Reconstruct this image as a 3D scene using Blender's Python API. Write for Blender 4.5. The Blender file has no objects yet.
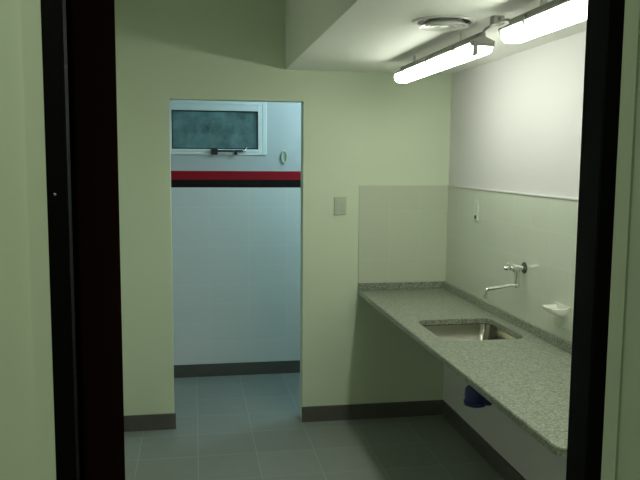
import bpy, bmesh, math, random
from mathutils import Vector, Matrix
random.seed(4)
SC = bpy.context.scene
COL = SC.collection
PI = math.pi

# ------------------------------------------------------------------ materials
def mat(name, col, rough=.5, metal=0., emit=None, estr=0., spec=.5):
    m = bpy.data.materials.new(name); m.use_nodes = True
    b = m.node_tree.nodes['Principled BSDF']
    b.inputs['Base Color'].default_value = (*col, 1)
    b.inputs['Roughness'].default_value = rough
    b.inputs['Metallic'].default_value = metal
    b.inputs['Specular IOR Level'].default_value = spec
    if emit:
        b.inputs['Emission Color'].default_value = (*emit, 1)
        b.inputs['Emission Strength'].default_value = estr
    return m

class N:
    """small helper around a material's node tree"""
    def __init__(s, m):
        s.t = m.node_tree; s.b = s.t.nodes['Principled BSDF']
    def n(s, typ, **kw):
        x = s.t.nodes.new(typ)
        for k, v in kw.items(): setattr(x, k, v)
        return x
    def l(s, a, b): s.t.links.new(a, b)
    def math(s, op, a, b=None):
        x = s.n('ShaderNodeMath', operation=op)
        for i, v in enumerate((a, b)):
            if v is None: continue
            if isinstance(v, (int, float)): x.inputs[i].default_value = v
            else: s.l(v, x.inputs[i])
        return x.outputs[0]
    def mix(s, fac, a, b):
        x = s.n('ShaderNodeMix', data_type='RGBA')
        s.l(fac, x.inputs[0])
        for i, v in ((6, a), (7, b)):
            if isinstance(v, tuple): x.inputs[i].default_value = (*v, 1)
            else: s.l(v, x.inputs[i])
        return x.outputs[2]
    def noise(s, scale, detail=3, rough=.55):
        tc = s.n('ShaderNodeTexCoord'); x = s.n('ShaderNodeTexNoise')
        x.inputs['Scale'].default_value = scale; x.inputs['Detail'].default_value = detail
        x.inputs['Roughness'].default_value = rough
        s.l(tc.outputs['Object'], x.inputs['Vector']); return x.outputs['Fac']
    def bump(s, h, strength, dist=.002):
        x = s.n('ShaderNodeBump'); x.inputs['Strength'].default_value = strength
        x.inputs['Distance'].default_value = dist
        s.l(h, x.inputs['Height']); s.l(x.outputs[0], s.b.inputs['Normal'])

def paint(name, col, var=.04, rough=.6):
    m = mat(name, col, rough); k = N(m)
    f = k.noise(1.7, 4)
    lo = tuple(c*(1-var) for c in col); hi = tuple(min(1, c*(1+var)) for c in col)
    k.l(k.mix(f, lo, hi), k.b.inputs['Base Color'])
    k.bump(k.noise(60, 3), .12, .002)
    return m

def tiles(name, col, joint, size, off, axes, w=.003, rough=.2, var=.05, spec=.5):
    m = mat(name, col, rough, spec=spec); k = N(m)
    tc = k.n('ShaderNodeTexCoord'); sp = k.n('ShaderNodeSeparateXYZ')
    k.l(tc.outputs['Object'], sp.inputs[0])
    masks, cells = [], []
    for i, ax in enumerate(axes):
        u = k.math('DIVIDE', k.math('SUBTRACT', sp.outputs[ax], off[i]), size[i])
        fr = k.math('FRACT', u)
        d = k.math('MINIMUM', fr, k.math('SUBTRACT', 1.0, fr))
        masks.append(k.math('LESS_THAN', d, w/size[i]/2)); cells.append(k.math('FLOOR', u))
    j = k.math('MAXIMUM', masks[0], masks[1])
    cv = k.n('ShaderNodeCombineXYZ'); k.l(cells[0], cv.inputs[0]); k.l(cells[1], cv.inputs[1])
    wn = k.n('ShaderNodeTexWhiteNoise'); k.l(cv.outputs[0], wn.inputs['Vector'])
    f = k.math('ADD', k.math('MULTIPLY', wn.outputs['Value'], .5), k.math('MULTIPLY', k.noise(9, 5), .5))
    lo = tuple(c*(1-var) for c in col); hi = tuple(min(1, c*(1+var)) for c in col)
    k.l(k.mix(j, k.mix(f, lo, hi), joint), k.b.inputs['Base Color'])
    k.bump(k.math('SUBTRACT', 1.0, j), .25, .001)
    return m

WALL = (.68, .765, .58)
M = {}
M['wall'] = paint('wall_paint', WALL)
M['bounce_l'] = paint('left_wall_bounce_paint', (.80, .86, .72), .02)  # out-of-view wall, made paler to bounce fill light into the shaded parts
M['white_r'] = paint('right_wall_paint', (.66, .65, .64), .02)
M['outer'] = paint('outer_room_paint', (.67, .73, .61))
M['white'] = paint('white_paint', (.61, .61, .63), .02)
M['ceil'] = paint('ceiling_paint', (.87, .88, .81), .03, .7)
M['tile_b'] = tiles('wall_tile_back', (.58, .63, .50), (.63, .675, .55), (.20, .157), (1.0405, 1.527), (0, 2), .003, .28, .025)
M['tile_r'] = tiles('wall_tile_right', (.58, .62, .52), (.645, .68, .58), (.20, .157), (4.57, 1.527), (1, 2), .003, .28, .025)
M['tile_f'] = tiles('wall_tile_far', (.82, .83, .83), (.90, .90, .90), (.30, .15), (.12, 1.475), (0, 2), .003, .25, .02)
M['red'] = mat('red_glazed_tile', (.36, .006, .018), .35, spec=.25)
M['blacktile'] = mat('black_glazed_tile', (.010, .007, .007), .35, spec=.2)
M['floor'] = tiles('floor_tile', (.25, .278, .25), (.335, .365, .325), (.335, .335), (.012, 4.45), (0, 1), .0055, .42, .12)
k = N(M['floor'])
M['base'] = mat('baseboard_tile', (.105, .102, .088), .45); k = N(M['base'])
k.l(k.mix(k.noise(14, 4), (.085, .083, .072), (.125, .12, .105)), k.b.inputs['Base Color'])
M['black'] = mat('black_painted_steel', (.003, .003, .003), .5, spec=.05)
M['leaf'] = mat('dark_brown_wood', (.014, .0075, .005), .7, spec=.0); k = N(M['leaf'])
tc = k.n('ShaderNodeTexCoord'); mp = k.n('ShaderNodeMapping'); mp.inputs['Scale'].default_value = (30, 30, 1.2)
nz = k.n('ShaderNodeTexNoise'); nz.inputs['Scale'].default_value = 2.5; nz.inputs['Detail'].default_value = 5
k.l(tc.outputs['Object'], mp.inputs[0]); k.l(mp.outputs[0], nz.inputs['Vector'])
k.l(k.mix(nz.outputs['Fac'], (.0035, .0015, .0012), (.008, .0035, .0025)), k.b.inputs['Base Color'])
# speckled grey granite
M['granite'] = mat('grey_granite', (.4, .4, .38), .28); k = N(M['granite'])
tc = k.n('ShaderNodeTexCoord'); vo = k.n('ShaderNodeTexVoronoi'); vo.inputs['Scale'].default_value = 150
k.l(tc.outputs['Object'], vo.inputs['Vector'])
sp = k.n('ShaderNodeSeparateXYZ'); k.l(vo.outputs['Color'], sp.inputs[0])
rp = k.n('ShaderNodeValToRGB'); k.l(sp.outputs[0], rp.inputs[0])
e = rp.color_ramp.elements
e[0].position = 0; e[0].color = (.10, .115, .085, 1)
e[1].position = 1; e[1].color = (.42, .455, .36, 1)
x = e.new(.22); x.color = (.175, .20, .15, 1)
x = e.new(.45); x.color = (.24, .265, .205, 1)
x = e.new(.8); x.color = (.31, .34, .265, 1)
k.l(k.mix(k.math('MULTIPLY', k.noise(35, 4), .35), rp.outputs[0], (.225, .25, .195)), k.b.inputs['Base Color'])
M['steel'] = mat('brushed_steel', (.32, .31, .265), .2, 1.)
M['chrome'] = mat('chrome', (.75, .75, .74), .10, 1.)
M['darkchrome'] = mat('dark_chrome_flange', (.20, .20, .19), .18, 1.)
M['plastic'] = mat('white_plastic', (.70, .71, .66), .35)
M['cream'] = mat('pale_green_plastic', (.62, .66, .56), .35)
M['greyplastic'] = mat('grey_plastic', (.50, .56, .44), .4)
M['dark'] = mat('dark_recess', (.02, .02, .02), .5)
M['ceramic'] = mat('white_ceramic', (.76, .77, .70), .12)
M['ceramic_plate'] = mat('pale_ceramic_plate', (.62, .66, .56), .25)
M['blue'] = mat('dark_blue_plastic', (.016, .024, .14), .35)
M['alu'] = mat('white_aluminium', (.88, .89, .89), .4)
M['tray'] = mat('grey_lamp_housing', (.30, .31, .27), .45)
M['clip'] = mat('grey_clip', (.25, .26, .22), .4)
M['tube'] = mat('lit_diffuser', (.9, .9, .88), .4, 0, (.96, 1.0, .88), 9.5)
M['screw'] = mat('bare_screw_head', (.5, .5, .48), .3, 1.)
# frosted pane, dusk outside
M['pane'] = mat('frosted_glass', (.30, .42, .42), .35); k = N(M['pane'])
k.b.inputs['Transmission Weight'].default_value = .75
k.b.inputs['IOR'].default_value = 1.3
k.l(k.mix(k.math('MULTIPLY', k.math('SUBTRACT', k.noise(7, 6, .65), .30), 2.3), (.10, .17, .17), (.54, .74, .73)), k.b.inputs['Base Color'])
k.bump(k.noise(130, 2), .4, .003)

# ------------------------------------------------------------------ mesh helpers
def box(bm, x0, x1, y0, y1, z0, z1, bev=0, seg=2):
    r = bmesh.ops.create_cube(bm, size=1)
    vs = r['verts']
    for v in vs:
        v.co = Vector((x0 + (v.co.x+.5)*(x1-x0), y0 + (v.co.y+.5)*(y1-y0), z0 + (v.co.z+.5)*(z1-z0)))
    if bev:
        es = {e for v in vs for e in v.link_edges}
        bmesh.ops.bevel(bm, geom=list(es), offset=bev, segments=seg, affect='EDGES', profile=.5)

def frame_of(d):
    d = d.normalized(); a = Vector((0, 0, 1)) if abs(d.z) < .9 else Vector((1, 0, 0))
    u = d.cross(a).normalized(); return u, d.cross(u).normalized()

def tube(bm, pts, r, n=14, cap=True):
    """tube along points; r a number or one radius per point"""
    pts = [Vector(p) for p in pts]
    rs = r if isinstance(r, (list, tuple)) else [r]*len(pts)
    rings = []; u = None
    for i, p in enumerate(pts):
        d = (pts[min(i+1, len(pts)-1)] - pts[max(i-1, 0)])
        if u is None: u, v = frame_of(d)
        else:
            dn = d.normalized(); u = (u - dn*u.dot(dn)).normalized(); v = dn.cross(u)
        rings.append([bm.verts.new(p + (u*math.cos(2*PI*k/n) + v*math.sin(2*PI*k/n))*rs[i]) for k in range(n)])
    for a, b in zip(rings, rings[1:]):
        for k in range(n): bm.faces.new((a[k], a[(k+1) % n], b[(k+1) % n], b[k]))
    if cap: bm.faces.new(rings[0][::-1]); bm.faces.new(rings[-1])

def arc(p, q, c, n=6):
    """points of a rounded corner from p to q, control c"""
    p, q, c = map(Vector, (p, q, c))
    return [(1-t)**2*p + 2*t*(1-t)*c + t*t*q for t in [i/n for i in range(n+1)]]

def lathe(bm, o, axis, prof, n=28):
    """rings (distance along axis, radius) about axis through o; radius 0 closes"""
    o, axis = Vector(o), Vector(axis).normalized(); u, v = frame_of(axis); rings = []
    for h, r in prof:
        if r < 1e-6: rings.append([bm.verts.new(o + axis*h)])
        else: rings.append([bm.verts.new(o + axis*h + (u*math.cos(2*PI*k/n)+v*math.sin(2*PI*k/n))*r) for k in range(n)])
    for a, b in zip(rings, rings[1:]):
        for k in range(n):
            A = [a[k], a[(k+1) % n]] if len(a) > 1 else [a[0]]
            B = [b[(k+1) % n], b[k]] if len(b) > 1 else [b[0]]
            if len(A)+len(B) > 2: bm.faces.new(A+B)

def prism(bm, poly, axis, a0, a1):
    """2-D outline extruded along axis 'x','y' or 'z'"""
    def P(p, a):
        return {'x': (a, p[0], p[1]), 'y': (p[0], a, p[1]), 'z': (p[0], p[1], a)}[axis]
    A = [bm.verts.new(P(p, a0)) for p in poly]; B = [bm.verts.new(P(p, a1)) for p in poly]
    n = len(poly)
    bm.faces.new(A[::-1]); bm.faces.new(B)
    for i in range(n): bm.faces.new((A[i], A[(i+1) % n], B[(i+1) % n], B[i]))

def rrect(x0, x1, y0, y1, r, n=7):
    out = []
    for cx, cy, a in ((x1-r, y1-r, 0), (x0+r, y1-r, 90), (x0+r, y0+r, 180), (x1-r, y0+r, 270)):
        for i in range(n+1):
            t = math.radians(a + 90*i/n); out.append((cx+r*math.cos(t), cy+r*math.sin(t)))
    return out

def build(name, bm, m, parent=None, smooth=False, loc=None, label=None, struct=False):
    """link a bmesh (world coordinates) as one object; origin at loc or the parent's place"""
    bmesh.ops.recalc_face_normals(bm, faces=bm.faces)
    o = bpy.data.objects.new(name, bpy.data.meshes.new(name))
    off = Vector(loc) if loc is not None else Vector((0, 0, 0))
    par = parent; base = Vector((0, 0, 0))
    while par is not None: base += par.location; par = par.parent
    bmesh.ops.translate(bm, verts=bm.verts, vec=-(base+off))
    bm.to_mesh(o.data); bm.free()
    o.data.materials.append(m)
    o.location = off
    COL.objects.link(o)
    if parent: o.parent = parent
    if smooth:
        for p in o.data.polygons: p.use_smooth = True
        try: o.data.set_sharp_from_angle(angle=math.radians(38))
        except Exception: pass
    if label: o['label'] = label
    if struct: o['kind'] = 'structure'
    return o

def thing(name, loc, label, cat, group=None):
    o = bpy.data.objects.new(name, None); o.empty_display_size = .05
    o.location = loc; COL.objects.link(o)
    o['label'] = label; o['category'] = cat
    if group: o['group'] = group
    return o

def bxs(name, m, *bs):
    bm = bmesh.new()
    for b in bs: box(bm, *b)
    return build(name, bm, m, struct=True)

# ------------------------------------------------------------------ the setting
YB, XR, ZS, XS = 4.5777, 1.6357, 2.24, .5675      # back wall, right wall, lowered ceiling and its edge
XD0, XD1, ZD = -.134, .6815, 2.05                 # back doorway
YT = YB + .11
YF = 5.68                                         # far wall
XL = -.58                                         # left wall of the kitchenette
YN = 1.20                                         # outer face of the near door frame
HC = 2.80

bxs('floor', M['floor'], (-1.8, 2.6, -2.4, 6.0, -.1, 0))
bxs('wall_back', M['wall'], (XL-.1, XD0, YB, YT, 0, HC), (XD1, 2.2, YB, YT, 0, HC), (XD0, XD1, YB, YT, ZD, HC))
bxs('wall_right', M['white_r'], (XR, XR+.12, 1.30, YB, 0, HC))
bxs('wall_left', M['bounce_l'], (XL-.1, XL, 1.30, YB, 0, HC))
bxs('ceiling', M['ceil'], (XL-.1, XR+.12, 1.21, YT, HC, HC+.1))
bxs('ceiling_lowered', M['ceil'], (XS, XR, 1.30, YB, ZS, HC))
# tiled splash areas of the kitchenette (8 mm proud of the plaster)
bxs('trim_1', M['tile_b'], (1.0405, XR, YB-.008, YB, .86, 1.527))
bxs('trim_2', M['tile_r'], (XR-.008, XR, 1.30, YB-.008, .86, 1.527))
bxs('trim_highlight', M['white_r'], (XR-.013, XR, 1.30, YB-.010, 1.527, 1.534))  # pale strip added for the bright highlight along the tile ledge
bxs('trim_8', M['tile_b'], (1.0405, XR-.013, YB-.010, YB, 1.527, 1.532))
bxs('baseboard_back', M['base'], (XL, XD0+.012, YB-.012, YB, 0, .10), (XD1-.003, XR, YB-.012, YB, 0, .10))
bxs('baseboard_right', M['base'], (XR-.012, XR, 1.30, YB-.012, 0, .10))
# room beyond the doorway
WX0, WX1, WZ0, WZ1 = -.225, .560, 1.722, 2.135
bxs('wall_far', M['white'], (-1.0, WX0, YF+.006, YF+.16, 0, 2.6), (WX1, 2.1, YF+.006, YF+.16, 0, 2.6),
    (WX0, WX1, YF+.006, YF+.16, 0, WZ0), (WX0, WX1, YF+.006, YF+.16, WZ1, 2.6))
bxs('wall_far_left', M['white'], (-1.1, -1.0, YT, YF+.16, 0, 2.6))
bxs('wall_far_right', M['white'], (2.1, 2.2, YT, YF+.16, 0, 2.6))
bxs('ceiling_far', M['ceil'], (-1.1, 2.2, YT, YF+.16, 2.5, 2.6))
bxs('trim_3', M['tile_f'], (-1.0, 2.1, YF, YF+.006, .10, 1.475))
bxs('trim_4', M['blacktile'], (-1.0, 2.1, YF-.001, YF+.006, 1.475, 1.535))
bxs('trim_5', M['red'], (-1.0, 2.1, YF-.001, YF+.006, 1.535, 1.600))
bxs('baseboard_far', M['base'], (-1.0, 2.1, YF-.006, YF+.006, 0, .10))
# window in the far wall: outer frame > opening sash, pane, stay
bm = bmesh.new()
FY0, FY1 = YF-.004, YF+.07
for b in ((WX0, WX0+.032, FY0, FY1, WZ0, WZ1), (WX1-.032, WX1, FY0, FY1, WZ0, WZ1),
          (WX0+.032, WX1-.032, FY0, FY1, WZ0, WZ0+.02), (WX0+.032, WX1-.032, FY0, FY1, WZ1-.036, WZ1)): box(bm, *b, .003, 1)
win = build('window_1', bm, M['alu'], struct=True)
bm = bmesh.new()
sx0, sx1, sz0, sz1 = WX0+.0325, WX1-.0325, WZ0+.0205, WZ1-.0365
px0, px1, pz0, pz1 = -.153, .494, 1.766, 2.053
SY0, SY1 = YF-.002, YF+.05
for b in ((sx0, px0, SY0, SY1, sz0, sz1), (px1, sx1, SY0, SY1, sz0, sz1),
          (px0, px1, SY0, SY1, sz0, pz0), (px0, px1, SY0, SY1, pz1, sz1)): box(bm, *b, .003, 1)
sash = build('window_sash', bm, M['alu'], win)
bm = bmesh.new(); box(bm, px0, px1, YF+.028, YF+.034, pz0, pz1)
build('window_pane', bm, M['pane'], sash, label='dark frosted glass pane')
bm = bmesh.new()
for b in ((px0, px0+.008, YF+.012, YF+.028, pz0, pz1), (px1-.008, px1, YF+.012, YF+.028, pz0, pz1),
          (px0+.008, px1-.008, YF+.012, YF+.028, pz0, pz0+.008), (px0+.008, px1-.008, YF+.012, YF+.028, pz1-.008, pz1)): box(bm, *b)
build('window_gasket', bm, M['dark'], sash, label='thin black rubber gasket around the pane')
bm = bmesh.new()
box(bm, .140, .188, YF-.032, YF+.006, 1.724, 1.772, .004)
build('window_latch', bm, M['dark'], sash, label='black window latch block')
bm = bmesh.new()
tube(bm, [(.188, YF-.02, 1.752), (.30, YF-.028, 1.752), (.378, YF-.022, 1.754)], .0075, 10)
box(bm, .312, .334, YF-.034, YF-.012, 1.724, 1.752, .003)
build('window_stay', bm, M['dark'], sash, True, label='black window stay arm')
bm = bmesh.new()
tube(bm, [(.372, YF-.022, 1.755)] + arc((.392, YF-.02, 1.757), (.404, YF-.004, 1.778), (.404, YF-.014, 1.757)) + [(.404, YF+.006, 1.786)], .008, 10)
build('window_stay_end', bm, M['chrome'], sash, True, label='bright metal end of the stay arm')

# near wall between the outer room and the kitchenette, with its door frame
OX0, OX1, OZ = -.2235, .738, 2.20                   # outer edges of the frame
bxs('wall_near', M['outer'], (-1.8, OX0-.0005, YN+.008, 1.30, 0, HC), (OX1+.0005, 2.6, YN+.008, 1.30, 0, HC), (OX0, OX1, YN+.008, 1.30, OZ+.0005, HC))
# plaster border around the frame, painted like the wall
bxs('trim_6', M['outer'], (OX0-.029, OX0, YN-.002, YN+.008, 0, OZ+.029), (OX1, OX1+.027, YN-.002, YN+.008, 0, OZ+.029), (OX0, OX1, YN-.002, YN+.008, OZ, OZ+.029))
bxs('wall_outer_left', M['outer'], (-1.9, -1.8, -2.4, 1.30, 0, HC))
bxs('wall_outer_right', M['outer'], (2.6, 2.7, -2.4, 1.30, 0, HC))
bxs('wall_outer_rear', M['outer'], (-1.9, 2.7, -2.5, -2.4, 0, HC))
bxs('ceiling_outer', M['ceil'], (-1.9, 2.7, -2.5, 1.21, HC, HC+.1))

bm = bmesh.new()
prof_l = [(OX0, YN), (OX0+.028, YN), (OX0+.031, YN+.003), (OX0+.031, YN+.035), (OX0+.014, YN+.035), (OX0+.014, 1.298), (OX0, 1.298)]
prism(bm, prof_l, 'z', 0, OZ)
prof_r = [(OX1, YN), (OX1-.028, YN), (OX1-.031, YN+.003), (OX1-.031, YN+.07), (OX1-.006, YN+.07), (OX1-.006, 1.298), (OX1, 1.298)]
prism(bm, prof_r, 'z', 0, OZ)
box(bm, OX0+.031, OX1-.031, YN, 1.298, OZ-.04, OZ)
frame = build('door_frame_1', bm, M['black'], struct=True)
bm = bmesh.new()
lathe(bm, (OX0+.012, YN+.001, 1.637), (0, -1, 0), [(0, .0025), (.0015, .002), (.002, 0)], 12)
build('screw', bm, M['screw'], frame, True, label='tiny bright screw head')
# door leaf, swung open into the kitchenette past a right angle
bm = bmesh.new()
L, TH, HL = .885, .029, 2.155
box(bm, -TH, 0, 0, L, .008, HL, .0025, 1)
R = Matrix.Rotation(math.radians(1.3), 4, 'Z')
bmesh.ops.transform(bm, matrix=Matrix.Translation((-.1845, 1.245, 0)) @ R, verts=bm.verts)
leaf = build('door_1', bm, M['leaf'], struct=True, loc=(-.1845, 1.245, 0))

# ------------------------------------------------------------------ worktop with sink
CX0, CY0, ZC, CT = 1.0405, 1.915, .86, .026
XW = XR-.008; YW = YB-.008
hx0, hx1, hy0, hy1, hr = 1.142, 1.548, 3.195, 3.645, .055
wt = thing('worktop', (1.33, 3.2, ZC-CT), 'speckled grey granite worktop along the right wall with an inset sink', 'worktop')
def slab(outer, hole, z0, z1, bev):
    bm = bmesh.new()
    edges = []
    for loop in (outer, hole):
        vs = [bm.verts.new((x, y, z1)) for x, y in loop]
        edges += [bm.edges.new((vs[i], vs[(i+1) % len(vs)])) for i in range(len(vs))]
    bmesh.ops.triangle_fill(bm, use_beauty=True, edges=edges)
    fs = list(bm.faces)
    bmesh.ops.recalc_face_normals(bm, faces=fs)
    if fs[0].normal.z < 0: bmesh.ops.reverse_faces(bm, faces=fs)
    r = bmesh.ops.extrude_face_region(bm, geom=fs)
    bmesh.ops.translate(bm, verts=[v for v in r['geom'] if isinstance(v, bmesh.types.BMVert)], vec=(0, 0, z0-z1))
    if bev:
        es = [e for e in bm.edges if all(abs(v.co.z-z1) < 1e-6 for v in e.verts) and len(e.link_faces) == 2
              and abs(e.link_faces[0].normal.dot(e.link_faces[1].normal)) < .5]
        bmesh.ops.bevel(bm, geom=es, offset=bev, segments=2, affect='EDGES')
    return bm
rc = .035
outer = [(XW, CY0), (XW, YW), (CX0, YW)] + [(CX0+rc-rc*math.cos(t), CY0+rc-rc*math.sin(t)) for t in [PI/2*i/6 for i in range(7)]]
build('slab', slab(outer, rrect(hx0, hx1, hy0, hy1, hr), ZC-CT, ZC, .003), M['granite'], wt)
bm = bmesh.new(); box(bm, CX0, XW-.02, YW-.02, YW, ZC, ZC+.046, .0025)
build('backsplash', bm, M['granite'], wt)
bm = bmesh.new(); box(bm, XW-.02, XW, CY0, YW, ZC, ZC+.046, .0025)
build('backsplash', bm, M['granite'], wt)

sk = thing('kitchen_sink', (1.349, 3.42, .70), 'stainless steel kitchen sink bowl set into the grey granite worktop', 'sink')
bm = bmesh.new()
lv = [(0, .030, -.001), (0, .004, -.001), (0, 0, -.004), (.005, .0, -.03), (.020, 0, -.088), (.032, 0, -.101), (.052, 0, -.108)]
rings = []
zt = ZC-CT
for ins, out, dz in lv:
    d = ins-out
    rings.append([bm.verts.new((x, y, zt+dz)) for x, y in rrect(hx0+d, hx1-d, hy0+d, hy1-d, max(.012, hr-d*.6))])
for a, b in zip(rings, rings[1:]):
    for i in range(len(a)): bm.faces.new((a[i], a[(i+1) % len(a)], b[(i+1) % len(a)], b[i]))
# floor of the bowl falls a little to the waste
cx, cy = 1.349, 3.42
n = len(rings[-1]); wr = [bm.verts.new((cx+.045*(v.co.x-cx)/math.hypot(v.co.x-cx, v.co.y-cy), cy+.045*(v.co.y-cy)/math.hypot(v.co.x-cx, v.co.y-cy), zt-.116)) for v in rings[-1]]
for i in range(n): bm.faces.new((rings[-1][i], rings[-1][(i+1) % n], wr[(i+1) % n], wr[i]))
bowl = build('bowl', bm, M['steel'], sk, True)
md = bowl.modifiers.new('thickness', 'SOLIDIFY'); md.thickness = .0012; md.offset = 0
bm = bmesh.new()
lathe(bm, (cx, cy, zt-.115), (0, 0, -1), [(-.002, .047), (0, .046), (.004, .034), (.012, .030), (.012, 0)], 28)
build('waste', bm, M['chrome'], sk, True, label='round chrome waste in the bowl')

tr = thing('drain_trap', (cx, cy, .53), 'dark blue plastic drain trap hanging under the sink', 'drain trap')
bm = bmesh.new()
tx, ty = 1.378, 3.39
lathe(bm, (tx, ty, .478), (0, 0, 1), [(0, 0), (0, .046), (.004, .055), (.022, .057), (.026, .052), (.060, .053), (.085, .050), (.10, .036), (.108, .026), (.215, .024), (.215, 0)], 30)
build('trap_body', bm, M['blue'], tr, True)
bm = bmesh.new()
lathe(bm, (tx, ty, .600), (0, 0, 1), [(0, .026), (0, .036), (.022, .036), (.022, .026)], 12)
build('trap_nut', bm, M['blue'], tr)
bm = bmesh.new()
tube(bm, [(tx+.045, ty-.01, .502), (tx+.12, ty-.03, .502), (XR-.001, ty-.05, .502)], .018, 18)
build('outlet_pipe', bm, M['blue'], tr, True)
bm = bmesh.new()
lathe(bm, (tx+.055, ty-.012, .502), (1, -.25, 0), [(0, .017), (0, .025), (.022, .025), (.022, .017)], 12)
build('pipe_nut', bm, M['blue'], tr)

# ------------------------------------------------------------------ wall tap
tp = thing('wall_tap', (XW, 3.415, 1.163), 'chrome wall tap with a long swivel spout above the sink', 'tap')
ty = 3.415
bm = bmesh.new()
lathe(bm, (XW, ty, 1.163), (-1, 0, 0), [(0, 0), (0, .029), (.004, .029), (.010, .022), (.012, .014), (.012, 0)], 26)
build('flange', bm, M['darkchrome'], tp, True, label='dark round wall flange')
bm = bmesh.new()
lathe(bm, (XW-.010, ty, 1.163), (-1, 0, 0), [(0, .0), (0, .012), (.012, .012), (.016, .017), (.052, .018), (.056, .014), (.066, .013), (.066, 0)], 22)
tube(bm, [(XW-.040, ty, 1.160), (XW-.040, ty, 1.130), (XW-.040, ty, 1.095), (XW-.040, ty, 1.072)], [.016, .012, .011, .014], 18)
build('body', bm, M['chrome'], tp, True)
bm = bmesh.new()
hx = XW-.076
lathe(bm, (hx+.012, ty, 1.164), (-1, 0, 0), [(0, 0), (0, .0075), (.008, .0075), (.012, .010), (.024, .0125), (.036, .0115), (.046, .007), (.048, .0)], 20)
tube(bm, [(hx-.012, ty, 1.172), (hx-.014, ty, 1.184), (hx-.014, ty, 1.188)], [.005, .0055, .003], 10)
build('handle', bm, M['chrome'], tp, True)
bm = bmesh.new()
sx = XW-.040
lathe(bm, (sx, ty, 1.066), (0, 0, 1), [(0, 0), (0, .013), (.003, .0145), (.016, .0145), (.019, .013), (.019, 0)], 18)
ex, ey = 1.427, 3.415
tube(bm, [(sx, ty, 1.076), (sx-.03, ty, 1.077), ((sx+ex)/2, (ty+ey)/2, 1.069), (ex+.022, ey, 1.061)] + arc((ex+.014, ey, 1.060), (ex, ey, 1.046), (ex, ey, 1.060), 5) + [(ex, ey, 1.036), (ex-.003, ey, 1.020)], .0085, 14)
build('spout', bm, M['chrome'], tp, True)
bm = bmesh.new()
lathe(bm, (ex-.003, ey, 1.014), (0, 0, 1), [(0, .006), (0, .0105), (.018, .0105), (.018, .006)], 16)
build('aerator', bm, M['chrome'], tp, True)

# ------------------------------------------------------------------ soap dish
sd = thing('soap_dish', (XW, 3.015, .975), 'white ceramic soap dish on the tiled wall above the worktop', 'soap dish')
bm = bmesh.new(); box(bm, XW-.006, XW, 2.945, 3.085, .950, 1.056, .003)
build('back_plate', bm, M['ceramic_plate'], sd)
bm = bmesh.new()
# shallow tray standing out from the plate, its underside drawn back to the wall
yc, zr = 3.015, 1.046
def ring(dp, hw, z, ex=.35):
    pts = []
    for i in range(33):
        t = -PI/2 + PI*i/32
        c, sn = math.cos(t), math.sin(t)
        pts.append((XW-.004-(abs(c)**ex if abs(c) > 1e-6 else 0)*dp, yc+math.copysign(abs(sn)**ex, sn)*hw, z))
    return [bm.verts.new(p) for p in pts]
rg = [ring(.014, .040, zr-.046), ring(.046, .049, zr-.034), ring(.070, .054, zr-.020), ring(.080, .057, zr-.006), ring(.080, .057, zr),
      ring(.074, .051, zr+.001), ring(.070, .047, zr-.006), ring(.064, .042, zr-.013), ring(.02, .03, zr-.015)]
for a, b in zip(rg, rg[1:]):
    for i in range(32): bm.faces.new((a[i], a[i+1], b[i+1], b[i]))
bm.faces.new(rg[0]); bm.faces.new(rg[-1])
build('dish', bm, M['ceramic'], sd, True)
bm = bmesh.new()
for dx in (.022, .038, .054):
    tube(bm, [(XW-.004-dx, yc-.034, zr-.012), (XW-.004-dx, yc, zr-.0115), (XW-.004-dx, yc+.034, zr-.012)], .0025, 8)
build('drain_ribs', bm, M['ceramic'], sd, True)

# ------------------------------------------------------------------ socket and switch
so = thing('wall_socket', (XW, 4.06, 1.405), 'narrow pale wall socket on the tiles of the right wall', 'socket')
bm = bmesh.new(); box(bm, XW-.010, XW, 4.026, 4.094, 1.345, 1.466, .004)
build('plate', bm, M['cream'], so)
bm = bmesh.new(); box(bm, XW-.013, XW-.010, 4.042, 4.078, 1.400, 1.455, .001)
build('insert', bm, M['cream'], so)
bm = bmesh.new()
lathe(bm, (XW-.010, 4.06, 1.367), (-1, 0, 0), [(0, 0), (0, .011), (.004, .011), (.003, .008), (.003, 0)], 18)
build('outlet_hole', bm, M['dark'], so, True, label='dark round hole low on the plate')

sw = thing('light_switch', (.918, YB, 1.404), 'grey light switch plate on the wall beside the doorway', 'switch')
bm = bmesh.new(); box(bm, .878, .957, YB-.010, YB, 1.347, 1.460, .004)
build('plate', bm, M['greyplastic'], sw)
for i in range(3):
    z = 1.366 + i*.0265
    bm = bmesh.new(); box(bm, .892, .943, YB-.0135, YB-.010, z, z+.0235, .0015)
    build('rocker', bm, M['greyplastic'], sw)

# ------------------------------------------------------------------ oval fitting on the far wall
of = thing('wall_fitting', (.694, YF+.006, 1.71), 'small oval pull fitting on the white wall right of the window', 'wall fitting')
bm = bmesh.new()
pts = [(.694+.019*math.cos(t), YF-.006, 1.71+.043*math.sin(t)) for t in [2*PI*i/28 for i in range(28)]]
rings = []
for i, p in enumerate(pts):
    c = Vector((.694, YF-.006, 1.71)); d = (Vector(p)-c).normalized(); nrm = Vector((0, 1, 0))
    rings.append([bm.verts.new(Vector(p)+(d*math.cos(2*PI*j/10)+nrm*math.sin(2*PI*j/10))*.007) for j in range(10)])
for i in range(28):
    a, b = rings[i], rings[(i+1) % 28]
    for j in range(10): bm.faces.new((a[j], a[(j+1) % 10], b[(j+1) % 10], b[j]))
build('ring', bm, M['greyplastic'], of, True)
bm = bmesh.new()
A = [(.694+.018*math.cos(2*PI*i/28), 1.71+.042*math.sin(2*PI*i/28)) for i in range(28)]
prism(bm, A, 'y', YF-.003, YF+.006)
build('inset', bm, M['greyplastic'], of, label='grey oval inset')

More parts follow.
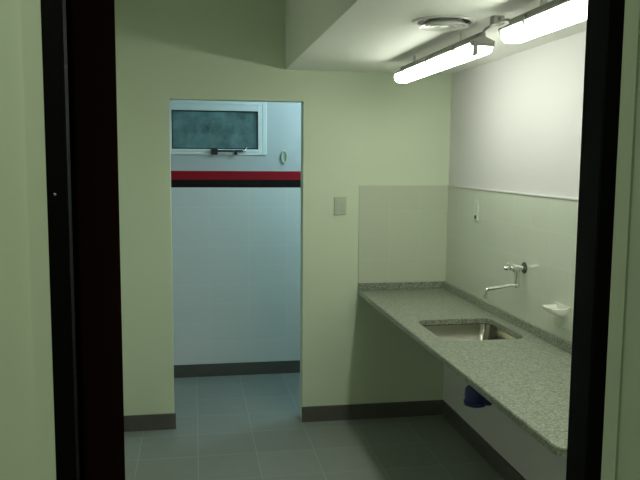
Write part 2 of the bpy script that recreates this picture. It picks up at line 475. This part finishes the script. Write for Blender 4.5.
# ------------------------------------------------------------------ ceiling: vent and fluorescent fittings
vx, vy = .983, 2.857
vt = thing('ceiling_vent', (vx, vy, ZS), 'round white vent with ringed louvres in the lowered ceiling', 'vent')
bm = bmesh.new(); lathe(bm, (vx, vy, ZS), (0, 0, -1), [(0, .102), (0, .124), (.003, .124), (.007, .114), (.007, .106), (0, .102)], 48)
build('outer_ring', bm, M['plastic'], vt, True)
for r in (.084, .062, .040):
    bm = bmesh.new(); lathe(bm, (vx, vy, ZS), (0, 0, -1), [(.003, r-.010), (.004, r-.012), (.022, r+.008), (.024, r+.013), (.020, r+.012), (.003, r-.010)], 40)
    build('louvre', bm, M['plastic'], vt, True)
bm = bmesh.new(); lathe(bm, (vx, vy, ZS), (0, 0, -1), [(.006, 0), (.006, .016), (.020, .020), (.022, .012), (.022, 0)], 28)
build('hub', bm, M['plastic'], vt, True)
bm = bmesh.new()
for a in (0, PI/2, PI, 3*PI/2):
    d = Vector((math.cos(a+.4), math.sin(a+.4), 0)); c = Vector((vx, vy, ZS-.006))
    tube(bm, [c+d*.010, c+d*.103], .003, 6)
build('spokes', bm, M['plastic'], vt)
bm = bmesh.new(); lathe(bm, (vx, vy, ZS-.0006), (0, 0, -1), [(0, 0), (0, .101), (.0012, .101), (.0012, 0)], 40)
build('dark_opening', bm, M['dark'], vt, label='dark duct opening behind the louvres')

FX0, FX1 = 1.108, 1.200
ZT, ZTOP, ZD0 = 2.166, 2.206, 2.120
def fitting(y0, y1, label):
    t = thing('fluorescent_light', ((FX0+FX1)/2, (y0+y1)/2, ZS), label, 'ceiling light', 'fluorescent lights in a row')
    bm = bmesh.new()
    prism(bm, [(FX0-.006, ZT-.002), (FX0-.006, ZT+.006), (FX0+.034, ZTOP-.016), (FX0+.036, ZTOP), (FX1-.036, ZTOP), (FX1-.034, ZTOP-.016), (FX1+.006, ZT+.006), (FX1+.006, ZT-.002)], 'y', y0, y1)
    build('housing', bm, M['tray'], t)
    bm = bmesh.new()
    r = .026; prof = [(FX0, ZT-.002)]
    for cx, a0 in ((FX0+r, 180), (FX1-r, 270)):
        for i in range(7):
            an = math.radians(a0+90*i/6); prof.append((cx+r*math.cos(an), ZD0+r+r*math.sin(an)))
    prof.append((FX1, ZT-.002))
    prism(bm, prof, 'y', y0+.008, y1-.008)
    build('diffuser', bm, M['tube'], t, True, label='glowing white diffuser')
    for ya in (y0, y1-.010):
        bm = bmesh.new(); prism(bm, [(x, z) for x, z in [(FX0-.004, ZT-.002), (FX0-.004, ZT-.014), (FX1+.004, ZT-.014), (FX1+.004, ZT-.002)]], 'y', ya, ya+.010)
        build('end_cap', bm, M['clip'], t)
    for q in (.17, .5, .83):
        yy = y0+(y1-y0)*q
        for xx, s in ((FX0, -1), (FX1, 1)):
            bm = bmesh.new()
            box(bm, min(xx, xx+s*.009), max(xx, xx+s*.009), yy-.007, yy+.007, ZT-.016, ZT+.016, .0015)
            build('clip', bm, M['clip'], t)
    for q in (.2, .8):
        yy = y0+(y1-y0)*q
        bm = bmesh.new(); box(bm, FX0+.038, FX1-.038, yy-.012, yy+.012, ZTOP, ZS, .002)
        build('ceiling_bracket', bm, M['ceil'], t)
    return t
f1 = fitting(2.875, 4.035, 'long lit fluorescent ceiling light, the farther one nearer the back wall')
f2 = fitting(1.37, 2.60, 'long lit fluorescent ceiling light, the nearer one cut by the door frame')
# big end clip hanging on the near end of the far fitting
bm = bmesh.new(); box(bm, FX0+.004, FX0+.024, 2.868, 2.875, 2.118, ZT+.004, .002)
box(bm, FX0+.004, FX0+.024, 2.868, 2.915, 2.116, 2.1195, .001)
build('end_clip', bm, M['clip'], f1)
# junction box and cable between the two fittings
jb = thing('junction_box', (1.15, 2.727, ZS), 'small grey cable box on the ceiling between the two lights', 'junction box')
bm = bmesh.new(); box(bm, 1.128, 1.172, 2.705, 2.748, ZS-.032, ZS, .004)
build('box_body', bm, M['tray'], jb)
bm = bmesh.new()
tube(bm, [(1.15, 2.750, 2.216)] + arc((1.15, 2.83, 2.212), (1.15, 2.876, 2.192), (1.15, 2.86, 2.208), 5), .006, 10)
build('cable', bm, M['tray'], jb, True)
bm = bmesh.new()
tube(bm, [(1.15, 2.700, 2.216)] + arc((1.15, 2.64, 2.212), (1.15, 2.599, 2.192), (1.15, 2.612, 2.208), 5), .006, 10)
build('cable', bm, M['tray'], jb, True)

# ------------------------------------------------------------------ light
def point(name, loc, col, w, r):
    l = bpy.data.lights.new(name, 'POINT'); l.color = col; l.energy = w; l.shadow_soft_size = r
    o = bpy.data.objects.new(name, l); o.location = loc; COL.objects.link(o); return o
point('far_room_lamp', (1.3, 5.05, 2.37), (.52, .82, 1.0), 8.8, .09)
point('outer_room_lamp', (-.95, -.3, 2.5), (.90, 1.0, .74), 9.6, .12)

w = bpy.data.worlds.new('dusk'); SC.world = w; w.use_nodes = True
bg = w.node_tree.nodes['Background']
bg.inputs[0].default_value = (.20, .42, .45, 1); bg.inputs[1].default_value = .25

# ------------------------------------------------------------------ camera
a, b, r = map(math.radians, (6.2521, 9.7961, .4143))
fw = Vector((math.sin(b)*math.cos(a), math.cos(b)*math.cos(a), -math.sin(a)))
rt = Vector((math.cos(b), -math.sin(b), 0)); up = rt.cross(fw)
r2 = rt*math.cos(r)+up*math.sin(r); u2 = -rt*math.sin(r)+up*math.cos(r)
cd = bpy.data.cameras.new('camera'); cd.sensor_width = 36; cd.lens = 736.74*36/640
cd.clip_start = .05
co = bpy.data.objects.new('camera', cd); COL.objects.link(co)
mw = Matrix((r2, u2, -fw)).transposed().to_4x4(); mw.translation = Vector((0, 0, 1.6944))
co.matrix_world = mw
SC.camera = co

SC.view_settings.view_transform = 'Standard'
SC.view_settings.look = 'None'
SC.view_settings.gamma = 1
SC.view_settings.use_curve_mapping = False
SC.view_settings.exposure = 1.0
